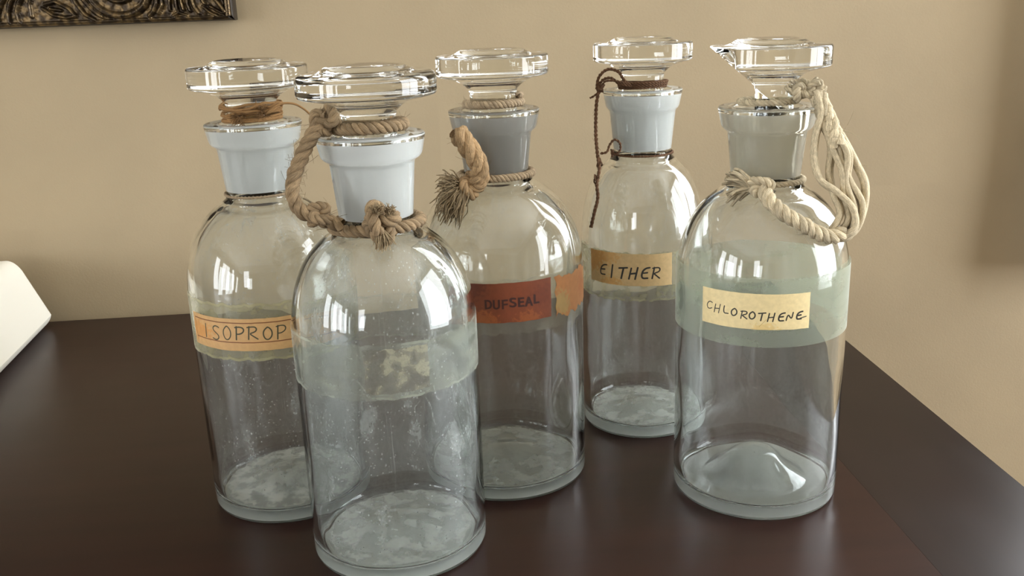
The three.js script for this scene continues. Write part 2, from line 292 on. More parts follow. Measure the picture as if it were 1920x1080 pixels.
// ---------------------------------------------------------------- labels and tape bands
const STROKES = {
  I: [[[0.5, 0], [0.46, 1]]], S: [[[0.9, 0.12], [0.6, 0], [0.2, 0.1], [0.12, 0.3], [0.4, 0.47], [0.75, 0.6], [0.85, 0.82], [0.5, 1], [0.05, 0.9]]],
  O: [[[0.5, 0.02], [0.15, 0.2], [0.05, 0.6], [0.25, 0.95], [0.6, 1], [0.92, 0.7], [0.9, 0.3], [0.6, 0.03], [0.45, 0.04]]],
  P: [[[0.2, 0.02], [0.12, 1]], [[0.05, 0.08], [0.55, 0], [0.95, 0.15], [0.9, 0.42], [0.5, 0.58], [0.18, 0.58]]],
  R: [[[0.2, 0.02], [0.1, 1]], [[0.02, 0.08], [0.6, 0], [0.95, 0.16], [0.85, 0.42], [0.2, 0.55], [0.55, 0.75], [1, 1]]],
  E: [[[0.95, 0.02], [0.22, 0.04], [0.05, 0.97], [0.85, 0.95]], [[0.16, 0.5], [0.75, 0.46]]],
  T: [[[0.0, 0.1], [1, 0.02]], [[0.55, 0.06], [0.42, 1]]], H: [[[0.18, 0.05], [0.05, 1]], [[0.95, 0], [0.8, 1]], [[0.12, 0.55], [0.88, 0.48]]],
  C: [[[0.95, 0.15], [0.6, 0], [0.2, 0.2], [0.05, 0.6], [0.25, 0.95], [0.6, 1], [0.95, 0.85]]], L: [[[0.25, 0], [0.1, 0.97], [0.95, 0.95]]],
  N: [[[0.05, 1], [0.15, 0.05], [0.82, 0.95], [0.95, 0]]],
};
function write(c, text, x, y, w, h, opt) {
  const r = rng(opt.seed), n = text.length, cw = w / n; c.lineCap = c.lineJoin = 'round'; c.strokeStyle = opt.ink;
  [...text].forEach((ch, i) => {
    const narrow = ch === 'I' ? 0.5 : 1, jx = (r() - 0.5) * cw * 0.12, jy = (r() - 0.5) * h * 0.14 + (opt.curve ? opt.curve(i / (n - 1)) * h : 0), sc = 0.9 + r() * 0.2, lw = opt.width * (opt.heavier ? lerp(0.8, 1.35, i / n) : 1);
    for (const st of STROKES[ch]) {
      c.lineWidth = lw * (0.85 + 0.3 * r()); c.beginPath();
      const q = st.map(([a, d]) => [x + i * cw + jx + (0.12 + (a - 0.5) * 0.74 * narrow + 0.37) * cw + (1 - d) * (opt.slant ?? 0) * h, y + jy + d * h * sc]);
      c.moveTo(...q[0]);
      if (q.length === 2) c.lineTo(...q[1]);
      else { for (let k = 1; k < q.length - 1; k++) c.quadraticCurveTo(q[k][0], q[k][1], (q[k][0] + q[k + 1][0]) / 2, (q[k][1] + q[k + 1][1]) / 2); c.lineTo(...q.at(-1)); }
      c.stroke();
    }
  });
}
// paper ground with fibres, spots and stains that have their own outline
function paper(c, w, h, rgb, seed, stains) {
  const im = c.createImageData(w, h);
  for (let y = 0; y < h; y++) for (let x = 0; x < w; x++) {
    const n = 0.05 * fbm(x / 60 + seed, y / 60, 4) + 0.045 * noise2(x * 0.35 + seed, y * 0.35), o = (y * w + x) * 4; let col = rgb;
    for (const [sx, sy, sr, sc, k] of stains) { const d = Math.hypot((x / w - sx) * 2, y / h - sy) + 0.22 * fbm(x / 45 + seed * 2, y / 45, 4); const m = k * smooth(-d, -sr, -sr * 0.55); if (m > 0) col = col.map((v, i) => lerp(v, sc[i], m)); }
    for (let i = 0; i < 3; i++) im.data[o + i] = clamp(col[i] * (1 + n), 0, 255); im.data[o + 3] = 255;
  }
  c.putImageData(im, 0, 0);
}
const labelMat = (map) => std({ map, roughness: 0.6, side: THREE.DoubleSide });
function alphaBand(seed, lo, hi, scale, edges) {
  return dataTex(512, 128, (u, v) => {
    const n = fbm(u * scale + seed, v * scale * 0.25, 5), g = noise2(u * 260 + seed, v * 60) * 0.06;
    let a = lerp(lo, hi, smooth(n, -0.7, 0.7)) + g * hi; const e = Math.min(v, 1 - v) + 0.04 * fbm(u * 18 + seed, v > 0.5 ? 4 : 9, 4);
    if (edges && e < 0.04) a *= 0.1;
    if (edges && e > 0.04 && e < 0.085) a = Math.min(1, a * 1.35);
    return [a, a, a];
  }, false, false);
}
const bandMat = (rgb, alphaMap, rough = 0.95) => phys({ color: lin(...rgb), roughness: rough, transparent: true, alphaMap, side: THREE.DoubleSide, transmission: 0.5, thickness: 0 });
{
  const [B1, B2, B3, B4, B5] = BOTTLES, up = 0.00025;
  part(B1.group, 'tape_band', sheet(B1.R + up, -104, 104, 0.0925, 0.1255, 0.0001, 0.0006, 2, 120, 8, true), bandMat([0.58, 0.54, 0.30], alphaBand(2, 0.3, 0.5, 10, true)), 'yellowed translucent tape residue');
  part(B1.group, 'paper_label', sheet(B1.R + 0.0005, -68, 46, 0.0995, 0.1165, 0.00012, 0.0002, 5), labelMat(canvasTex(1024, 208, (c, w, h) => {
    paper(c, w, h, [192, 152, 100], 4, [[0.04, 0.5, 0.35, [196, 130, 60], 0.6], [0.95, 0.6, 0.3, [200, 140, 74], 0.5]]);
    c.strokeStyle = '#6d3d1c'; c.lineWidth = 6; for (const y of [26, 152]) { c.beginPath(); c.moveTo(24, y + 4); c.bezierCurveTo(300, y - 3, 700, y + 5, 1000, y); c.stroke(); }
    c.lineWidth = 3; c.beginPath(); c.moveTo(26, 20); c.lineTo(30, 196); c.stroke();
    write(c, 'ISOPROP', 100, 52, 580, 92, { seed: 8, ink: '#3c3a26', width: 8, slant: 0.04 });
  })), 'peach paper label with brown rules reading ISOPROP');
  part(B2.group, 'tape_band', sheet(B2.R + up, -180, 180, 0.0945, 0.1225, 0.0001, 0.0008, 5, 120, 8, true), bandMat([0.50, 0.54, 0.43], alphaBand(6, 0.12, 0.42, 9, true)), 'grey-green tape residue');
  part(B2.group, 'label_remnant', sheet(B2.R + 0.0004, -14, 24, 0.0985, 0.1195, 0.0001, 0.0008, 3, 48, 10, true), std({ roughness: 0.8, side: THREE.DoubleSide, transparent: true,
    map: dataTex(256, 160, (u, v) => { const n = fbm(u * 3 + 3, v * 2.5, 5) + 0.55 * smooth(u, 0.2, 0.45) * smooth(v, 0.15, 0.5), k = smooth(n, -0.2, 0.8); return [lerp(0.42, 0.62, k), lerp(0.40, 0.61, k), lerp(0.36, 0.52, k)]; }, true, false),
    alphaMap: dataTex(256, 160, (u, v) => { const n = fbm(u * 3 + 3, v * 2.5, 5) + 0.55 * smooth(u, 0.2, 0.45) * smooth(v, 0.15, 0.5), k = smooth(n, -0.2, 0.8), a = lerp(0.3, 0.62, k) + 0.12 * fbm(u * 20, v * 14, 3); return [a, a, a]; }, false, false) }), 'grey scraped remains of a paper label');
  part(B3.group, 'tape_band', sheet(B3.R + up, -88, 104, 0.0965, 0.1285, 0.0001, 0.0009, 9, 120, 8, true), bandMat([0.48, 0.47, 0.36], alphaBand(12, 0.04, 0.3, 9, true)), 'yellowish tape residue');
  part(B3.group, 'paper_label', sheet(B3.R + 0.0005, -34, 34, 0.1045, 0.1258, 0.00012, 0.0003, 11), labelMat(canvasTex(768, 288, (c, w, h) => {
    paper(c, w, h, [120, 60, 32], 21, [[0.3, 0.98, 0.38, [156, 88, 42], 0.8], [0.75, 1.0, 0.3, [150, 84, 40], 0.7], [0.2, 0.05, 0.4, [100, 46, 25], 0.8], [0.9, 0.4, 0.3, [108, 50, 27], 0.6]]);
    c.fillStyle = 'rgba(52,26,22,0.8)'; c.font = 'bold 88px monospace'; c.textBaseline = 'middle';
    [...'DUFSEAL'].forEach((ch, i) => { c.save(); c.translate(258 + i * 59, 150 + (i % 3) * 4 - i * 2.4); c.scale(1.1, 1.0); c.fillText(ch, 0, 0); if (i > 2) c.fillText(ch, 5, 3); c.strokeStyle = 'rgba(52,26,22,0.4)'; c.lineWidth = 6; c.strokeText(ch, 0, 0); c.restore(); });
  })), 'rust-red stained paper label with dark typed letters DUFSEAL');
  part(B3.group, 'torn_paper', sheet(B3.R + 0.0004, 38, 86, 0.1035, 0.1245, 0.0001, 0.0035, 14, 60, 8), labelMat(canvasTex(512, 224, (c, w, h) => paper(c, w, h, [168, 112, 62], 33, [[0.12, 0.7, 0.4, [160, 140, 84], 0.7], [0.7, 0.5, 0.35, [158, 92, 46], 0.6], [0.95, 0.2, 0.3, [190, 160, 112], 0.5]]))), 'torn orange-brown scrap of paper');
  part(B4.group, 'tape_band', sheet(B4.R + up, -92, 92, 0.0885, 0.1205, 0.0001, 0.0004, 19, 120, 8, true), bandMat([0.50, 0.48, 0.30], alphaBand(22, 0.28, 0.55, 10, true)), 'yellow-green tape residue');
  part(B4.group, 'paper_label', sheet(B4.R + 0.0005, -53, 27.5, 0.0995, 0.1190, 0.00012, 0.0003, 17), labelMat(canvasTex(768, 288, (c, w, h) => {
    paper(c, w, h, [204, 174, 124], 41, [[0.02, 0.25, 0.5, [196, 142, 74], 0.75], [0.25, 0.1, 0.35, [202, 152, 86], 0.6], [0.3, 0.98, 0.3, [200, 146, 76], 0.6]]);
    write(c, 'EITHER', 96, 118, 570, 104, { seed: 4, ink: '#2c2923', width: 14, slant: 0.12 });
  })), 'tan paper label with a brown stain reading EITHER');
  part(B5.group, 'tape_band', sheet(B5.R + up, -180, 180, 0.0965, 0.1315, 0.0001, 0.00005, 23, 120, 8, true), bandMat([0.46, 0.53, 0.40], alphaBand(31, 0.36, 0.46, 6, false)), 'pale green translucent tape');
  part(B5.group, 'paper_label', sheet(B5.R + 0.0005, -38.5, 31.8, 0.1058, 0.1240, 0.00012, 0.00015, 29), labelMat(canvasTex(768, 272, (c, w, h) => {
    paper(c, w, h, [222, 202, 152], 51, [[0.6, 1.0, 0.25, [212, 178, 108], 0.5]]);
    c.strokeStyle = 'rgba(170,140,84,0.8)'; c.lineWidth = 3; c.beginPath(); c.moveTo(470, 190); c.lineTo(420, 250); c.stroke();
    write(c, 'CHLOROTHENE', 30, 100, 690, 62, { seed: 15, ink: '#2a2722', width: 8.5, heavier: true, slant: 0.08, curve: (t) => 0.75 * Math.sin(Math.min(1, t * 1.4) * 1.57) - 0.15 * t });
    c.strokeStyle = '#2f2c26'; c.lineWidth = 7; c.beginPath(); c.moveTo(700, 190); c.lineTo(744, 180); c.stroke();
  })), 'cream paper label reading CHLOROTHENE');
}

// ---------------------------------------------------------------- cords
const fibre = dataTex(256, 128, (u, v) => { const n = 0.78 + 0.3 * fbm(u * 3 + v * 2, v * 34, 3) + 0.12 * noise2(u * 40, v * 40); return [n, n * 0.985, n * 0.95]; }, true);
const cordMat = (r, g, b) => std({ color: lin(r, g, b), map: fibre, roughness: 0.9, bumpMap: fibre, bumpScale: 0.0003, vertexColors: true });
const JUTE = cordMat(0.45, 0.32, 0.185), TAN = cordMat(0.76, 0.52, 0.29), PALE = cordMat(0.76, 0.59, 0.40), RAFFIA = cordMat(0.94, 0.81, 0.58), BROWN = cordMat(0.27, 0.135, 0.066), RUST = cordMat(0.56, 0.31, 0.12), FRAY = cordMat(0.84, 0.64, 0.39);
function tube(pts, r, seg, closed = false, sides = 7, taper = 0, tone = 1) {
  const c = new THREE.CatmullRomCurve3(pts, closed, 'centripetal'), len = c.getLength(), g = new THREE.TubeGeometry(c, seg ?? Math.max(8, Math.round(len / 0.0012)), r, sides, closed), uv = g.attributes.uv, p = g.attributes.position;
  if (taper) { const n = g.parameters.tubularSegments, q = V(); for (let i = 0; i <= n; i++) { c.getPointAt(i / n, q); const k = 1 - taper * (i / n); for (let j = 0; j <= sides; j++) { const o = i * (sides + 1) + j; p.setXYZ(o, q.x + (p.getX(o) - q.x) * k, q.y + (p.getY(o) - q.y) * k, q.z + (p.getZ(o) - q.z) * k); } } }
  for (let i = 0; i < uv.count; i++) uv.setX(i, uv.getX(i) * len / 0.012);
  g.setAttribute('color', new THREE.Float32BufferAttribute(new Float32Array(p.count * 3).fill(tone), 3));
  return g;
}
// strands laid round each other along a path, with loose hairs
function rope(pts, r, { strands = 3, pitch = 0.011, closed = false, hairs = 0, seed = 1, loose = 0 } = {}) {
  const base = new THREE.CatmullRomCurve3(pts, closed, 'centripetal'), len = base.getLength(), n = Math.max(12, Math.round(len / 0.0009)), fr = base.computeFrenetFrames(n, closed), R = rng(seed), geos = [];
  const turns = closed ? Math.max(1, Math.round(len / pitch)) : len / pitch;
  for (let k = 0; k < strands; k++) {
    const q = []; for (let i = 0; i < n + (closed ? 0 : 1); i++) { const t = i / n, a = (t * turns + k / strands) * 6.2832, rr = r * 0.52 * (1 + loose * noise2(t * 9 + k * 5 + seed, 2)); q.push(base.getPointAt(t).addScaledVector(fr.normals[i], Math.cos(a) * rr).addScaledVector(fr.binormals[i], Math.sin(a) * rr)); }
    geos.push(tube(q, r * 0.56, n, closed, 7, 0, strands > 2 ? [1.08, 0.82, 0.95, 1.02][k % 4] : 1));
  }
  for (let k = 0; k < hairs; k++) {
    const t = R(), i = Math.min(n - 1, Math.floor(t * n)), a = R() * 6.28, d = fr.normals[i].clone().multiplyScalar(Math.cos(a)).addScaledVector(fr.binormals[i], Math.sin(a)), p = base.getPointAt(t), tn = fr.tangents[i];
    const L = r * (0.5 + R() * 1.1), s = R() - 0.5;
    geos.push(tube([p.clone().addScaledVector(d, r * 0.9), p.clone().addScaledVector(d, r + L * 0.4).addScaledVector(tn, s * L * 1.6), p.clone().addScaledVector(d, r + L * 0.7).addScaledVector(tn, s * L * 3)], 0.00007, 4, false, 3));
  }
  return mergeGeometries(geos);
}
const ring = (y, r, n = 24, a0 = 0, a1 = 360, dy = 0, c = [0, 0]) => Array.from({ length: a1 - a0 >= 360 ? n : n + 1 }, (_, i) => { const a = lerp(a0, a1, i / n) * Math.PI / 180; return V(c[0] + r * Math.sin(a), y + dy * Math.sin(a * 1 + 1), c[1] + r * Math.cos(a)); });
// overhand-like knot: a rope following a squeezed trefoil
function knot(c, w, h, d, r, seed, opt = {}) {
  const R = rng(seed), e = new THREE.Euler(R() * 6, R() * 6, R() * 6), q = [];
  for (let i = 0; i < 28; i++) { const t = i / 28 * 6.2832; q.push(V((Math.sin(t) + 2 * Math.sin(2 * t)) / 3, (Math.cos(t) - 2 * Math.cos(2 * t)) / 3, -Math.sin(3 * t) * 0.8).applyEuler(e).multiply(V(w, h, d)).add(c)); }
  return rope(q, r, { closed: true, pitch: r * 4.2, seed, ...opt });
}
function fray(c, dir, n, len, spread, r, seed, curl = 0.5) {
  const R = rng(seed), geos = [], up = V(0, -1, 0);
  for (let i = 0; i < n; i++) {
    const d = dir.clone().add(V(R() - 0.5, R() - 0.5, R() - 0.5).multiplyScalar(spread)).normalize(), L = len * (0.55 + 0.6 * R()), s = V(R() - 0.5, R() - 0.5, R() - 0.5).multiplyScalar(len * curl), o = c.clone().add(V(R() - 0.5, R() - 0.5, R() - 0.5).multiplyScalar(len * 0.22));
    geos.push(tube([o, o.clone().addScaledVector(d, L * 0.4).addScaledVector(s, 0.4), o.clone().addScaledVector(d, L * 0.75).addScaledVector(s, 0.5).addScaledVector(up, L * 0.05), o.clone().addScaledVector(d, L).addScaledVector(up, L * 0.15)], r * (0.7 + 0.6 * R()), 8, false, 4, 0.5, 0.75 + 0.4 * R()));
  }
  return mergeGeometries(geos);
}
function cord(b, name, label) { const g = thing(name, label, 'cord', b.pos, 'cords tying the stoppers to the bottles'); g.rotation.y = b.turn; return g; }
const path = (b, list) => list.map(([x, y, d]) => at(b, x, y, d));
const neckY = (b) => 0.1712 - b.low;

{ // thin brown raffia on the ISOPROP bottle
  const b = BOTTLES[0], c = cord(b, 'raffia_tie', 'frayed rust-brown raffia wound round the stopper of the ISOPROP bottle'), t = b.top, R = rng(5), q = [];
  for (let i = 0; i <= 150; i++) { const a = i / 150 * 6.2832 * 9, k = i / 150; q.push(V((0.0136 + 0.0022 * R()) * Math.sin(a), t + 0.0012 + 0.0088 * (0.5 + 0.5 * Math.sin(k * 23)) * (0.7 + 0.3 * R()), (0.0136 + 0.0022 * R()) * Math.cos(a))); }
  part(c, 'winding', mergeGeometries([tube(q, 0.00075, 700, false, 5), tube(ring(t + 0.0014, 0.0145, 24, 0, 360, 0.0004), 0.0011, 90, true, 6), fray(V(0.004, t + 0.006, 0.0138), V(0.2, 0.1, 1), 60, 0.006, 2.6, 0.00022, 3, 0.8), fray(V(-0.006, t + 0.004, 0.0130), V(-0.2, 0.1, 1), 50, 0.006, 2.6, 0.00022, 13, 0.8)]), RUST);
  part(c, 'loose_end', tube(path(b, [[500, 212, 0.0145], [512, 202, 0.014], [530, 194, 0.012], [552, 195, 0.01], [568, 203, 0.008], [580, 213, 0.006]]), 0.0007, 40, false, 6, 0.3), RUST);
  part(c, 'loose_end', tube(path(b, [[428, 196, 0.012], [418, 190, 0.012], [411, 178, 0.011]]), 0.0003, 16, false, 5, 0.4), RUST);
  part(c, 'neck_loop', rope(ring(neckY(b) + 0.0015, 0.0180, 28), 0.0008, { strands: 2, pitch: 0.004, closed: true }), PALE, 'thin tan string round the neck');
}
{ // thick jute rope
  const b = BOTTLES[1], c = cord(b, 'jute_rope', 'thick twisted brown jute rope knotted round the neck and stopper'), t = b.top, ny = neckY(b);
  part(c, 'stem_loop', rope(ring(t + 0.0034, 0.0155, 26, 0, 360, 0.0006), 0.0028, { closed: true, pitch: 0.009, hairs: 60, seed: 2 }), JUTE);
  part(c, 'knot', knot(at(b, 612, 226, 0.008), 0.0052, 0.0050, 0.0052, 0.0024, 8, { hairs: 30 }), JUTE);
  part(c, 'hanging_loop', rope(path(b, [[616, 222, 0.010], [600, 232, 0.010], [583, 258, 0.012], [566, 292, 0.014], [552, 330, 0.016], [548, 362, 0.018], [560, 390, 0.020], [585, 405, 0.022], [612, 414, 0.022], [640, 424, 0.0215]]), 0.0033, { pitch: 0.014, hairs: 120, seed: 5, loose: 0.25 }), JUTE);
  part(c, 'knot', knot(at(b, 598, 404, 0.022), 0.0046, 0.0040, 0.0042, 0.0022, 19, { hairs: 20 }), JUTE);
  part(c, 'neck_loop', rope(ring(ny - 0.0004, 0.0205, 28, 0, 360, 0.0008), 0.0028, { closed: true, pitch: 0.011, hairs: 70, seed: 9 }), JUTE);
  part(c, 'knot', knot(at(b, 714, 416, 0.027), 0.0062, 0.0074, 0.0050, 0.0029, 23, { hairs: 30 }), JUTE);
  part(c, 'frayed_end', mergeGeometries([fray(at(b, 716, 432, 0.030), V(0.05, -1, 0.15), 90, 0.0075, 1.1, 0.00032, 31, 0.45), fray(at(b, 706, 400, 0.031), V(0, 1, 0.5), 60, 0.0055, 1.6, 0.0003, 37, 0.5), fray(at(b, 728, 402, 0.031), V(0.5, 1, 0.5), 50, 0.005, 1.6, 0.0003, 38, 0.5)]), FRAY, 'pale frayed rope end');
}
{ // tan rope with a frayed tail
  const b = BOTTLES[2], c = cord(b, 'tan_rope', 'tan rope with a bushy frayed tail on the bottle with the red label'), t = b.top, ny = neckY(b);
  part(c, 'stem_loop', rope(ring(t + 0.0030, 0.0146, 24, 0, 360, 0.0004), 0.0022, { closed: true, pitch: 0.006, hairs: 40, seed: 3 }), PALE, 'pale rope ring round the stopper stem');
  part(c, 'stem_loop', rope(ring(t + 0.0062, 0.0146, 14, 60, 130, 0.001), 0.0018, { pitch: 0.005, seed: 4 }), PALE);
  part(c, 'neck_loop', rope(ring(ny + 0.0012, 0.0195, 28, 0, 360, 0.0006), 0.0021, { closed: true, pitch: 0.006, hairs: 40, seed: 13 }), PALE, 'pale rope ring round the neck');
  part(c, 'tail', rope(path(b, [[886, 352, 0.021], [900, 325, 0.023], [894, 300, 0.025], [880, 278, 0.026], [866, 260, 0.026], [858, 246, 0.025]]), 0.0050, { pitch: 0.030, strands: 4, hairs: 50, seed: 17, loose: 0.3 }), TAN);
  part(c, 'knot', knot(at(b, 884, 348, 0.022), 0.0056, 0.0050, 0.0050, 0.0026, 29, { hairs: 30 }), TAN);
  part(c, 'frayed_end', mergeGeometries([fray(at(b, 868, 350, 0.024), V(-0.8, -1.0, 0.25), 240, 0.0165, 1.25, 0.00042, 41, 0.7), fray(at(b, 862, 346, 0.024), V(-1, 0.25, 0.2), 90, 0.0115, 1.2, 0.0004, 43, 0.6)]), FRAY, 'bushy pale frayed rope end');
}
{ // thin brown string on the EITHER bottle
  const b = BOTTLES[3], c = cord(b, 'brown_string', 'thin dark brown twisted string hanging beside the EITHER label'), t = b.top, ny = neckY(b), two = { strands: 2, pitch: 0.004 };
  part(c, 'stem_loop', mergeGeometries([0.001, 0.0024, 0.0038].map((d, i) => rope(ring(t + d, 0.0136 + 0.0004 * i, 24, 0, 360, 0.0006), 0.0009, { ...two, closed: true, seed: i }))), BROWN);
  part(c, 'bow_loop', mergeGeometries([rope(path(b, [[1182, 160, 0.014], [1170, 150, 0.014], [1160, 135, 0.014], [1140, 130, 0.013], [1124, 143, 0.012], [1120, 162, 0.012], [1128, 172, 0.012]]), 0.0010, two), rope(path(b, [[1185, 162, 0.0145], [1160, 156, 0.015], [1145, 146, 0.014], [1130, 150, 0.013], [1122, 162, 0.012]]), 0.0009, two), rope(path(b, [[1180, 158, 0.0145], [1155, 152, 0.016], [1134, 153, 0.015], [1126, 168, 0.013], [1114, 180, 0.013], [1106, 184, 0.013]]), 0.0007, two)]), BROWN);
  part(c, 'knot', knot(at(b, 1126, 164, 0.012), 0.0022, 0.0024, 0.0022, 0.0009, 3, { strands: 2 }), BROWN);
  part(c, 'hanging_string', rope(path(b, [[1124, 166, 0.012], [1119, 190, 0.014], [1117, 230, 0.016], [1118, 265, 0.020], [1121, 295, 0.023], [1124, 315, 0.026], [1119, 345, 0.029], [1121, 370, 0.030], [1114, 400, 0.031], [1108, 426, 0.031]]), 0.0011, { strands: 2, pitch: 0.005, hairs: 50, seed: 4 }), BROWN);
  part(c, 'knot', mergeGeometries([knot(at(b, 1124, 306, 0.024), 0.0017, 0.0030, 0.0017, 0.0006, 6, { strands: 2 }), knot(at(b, 1118, 336, 0.028), 0.0016, 0.0028, 0.0016, 0.0006, 7, { strands: 2 })]), BROWN);
  part(c, 'curl', rope(path(b, [[1126, 288, 0.024], [1138, 285, 0.024], [1143, 272, 0.023], [1152, 262, 0.023], [1162, 268, 0.023], [1162, 283, 0.022], [1152, 289, 0.021], [1147, 280, 0.021], [1148, 294, 0.0205]]), 0.0008, two), BROWN);
  part(c, 'neck_loop', rope(ring(ny + 0.0008, 0.0182, 28), 0.0007, { ...two, closed: true }), BROWN);
}
{ // cream raffia on the CHLOROTHENE bottle
  const b = BOTTLES[4], c = cord(b, 'cream_raffia', 'loose looping cream raffia strands on the CHLOROTHENE bottle'), t = b.top, ny = neckY(b);
  part(c, 'stem_loop', rope(ring(t + 0.0022, 0.0140, 24, 0, 360, 0.0004), 0.0016, { closed: true, pitch: 0.007, seed: 2 }), RAFFIA);
  part(c, 'knot', knot(at(b, 1500, 170, 0.010), 0.0056, 0.0036, 0.0040, 0.0020, 12, { hairs: 16 }), RAFFIA);
  part(c, 'knot', knot(at(b, 1529, 166, 0.008), 0.0034, 0.0040, 0.0034, 0.0018, 15), RAFFIA);
  part(c, 'frayed_end', fray(at(b, 1494, 166, 0.012), V(-0.3, 1, 0.2), 26, 0.0055, 1.3, 0.00028, 7), RAFFIA);
  const S = [
    [[1530, 170, 0.008], [1548, 208, 0.010], [1564, 250, 0.011], [1574, 300, 0.012], [1592, 342, 0.013], [1614, 382, 0.014], [1608, 424, 0.016], [1575, 446, 0.018]],
    [[1530, 172, 0.010], [1540, 212, 0.013], [1530, 258, 0.015], [1528, 300, 0.016], [1540, 338, 0.017], [1570, 360, 0.018], [1600, 392, 0.019], [1602, 430, 0.020], [1562, 452, 0.022]],
    [[1531, 170, 0.006], [1552, 212, 0.007], [1584, 268, 0.008], [1604, 308, 0.008], [1620, 344, 0.009], [1618, 392, 0.010], [1598, 438, 0.013], [1558, 444, 0.016]],
    [[1532, 174, 0.009], [1542, 222, 0.012], [1562, 276, 0.013], [1580, 320, 0.014], [1584, 370, 0.015], [1590, 412, 0.017], [1568, 440, 0.019]],
    [[1531, 176, 0.007], [1548, 232, 0.008], [1556, 280, 0.010], [1552, 325, 0.012], [1560, 362, 0.015], [1574, 400, 0.019], [1556, 436, 0.022]],
    [[1531, 172, 0.009], [1558, 236, 0.012], [1592, 290, 0.013], [1590, 340, 0.014], [1606, 400, 0.016], [1592, 446, 0.018], [1550, 450, 0.021]],
  ];
  for (const [k, list] of S.entries()) part(c, 'raffia_strand', mergeGeometries([0, 1, 2].map((j) => { const R = rng(k * 10 + j), dx = (R() - 0.5) * 14, dy = (R() - 0.5) * 5; return tube(path(b, list.map(([x, y, d], i) => [x + dx * Math.sin(i / (list.length - 1) * 3.14), y + dy, d + (j - 1) * 0.0016])), 0.00155, 60, false, 8); })), RAFFIA);
  part(c, 'gathered_strands', rope(path(b, [[1530, 170, 0.008], [1542, 200, 0.010], [1556, 235, 0.012], [1570, 272, 0.013]]), 0.0042, { strands: 5, pitch: 0.034, hairs: 20, seed: 8, loose: 0.3 }), RAFFIA);
  part(c, 'twisted_rope', rope(path(b, [[1580, 436, 0.022], [1556, 444, 0.027], [1528, 434, 0.031], [1500, 418, 0.034], [1470, 400, 0.034], [1444, 378, 0.031], [1430, 356, 0.025]]), 0.0036, { pitch: 0.013, hairs: 40, seed: 21, loose: 0.2 }), RAFFIA);
  part(c, 'knot', knot(at(b, 1426, 350, 0.0235), 0.0054, 0.0038, 0.0040, 0.0022, 33), RAFFIA);
  part(c, 'raffia_bow', mergeGeometries([fray(at(b, 1408, 350, 0.022), V(-1, 0.75, 0.1), 44, 0.0125, 0.75, 0.0011, 51, 0.15), fray(at(b, 1408, 352, 0.022), V(-1, -0.35, 0.1), 36, 0.0115, 0.7, 0.0011, 53, 0.15)]), RAFFIA, 'spread raffia end');
  part(c, 'neck_loop', rope(ring(ny + 0.0006, 0.0188, 28, 0, 360, 0.0005), 0.0015, { closed: true, pitch: 0.007, seed: 3 }), RAFFIA);
  part(c, 'stray_fibre', mergeGeometries([tube(path(b, [[1572, 255, 0.011], [1588, 236, 0.011], [1602, 206, 0.012]]), 0.0001, 12, false, 4), tube(path(b, [[1570, 246, 0.011], [1592, 248, 0.011], [1615, 262, 0.012]]), 0.00008, 12, false, 4), tube(path(b, [[1606, 318, 0.009], [1618, 310, 0.009], [1628, 312, 0.01]]), 0.00009, 12, false, 4)]), RAFFIA);
}

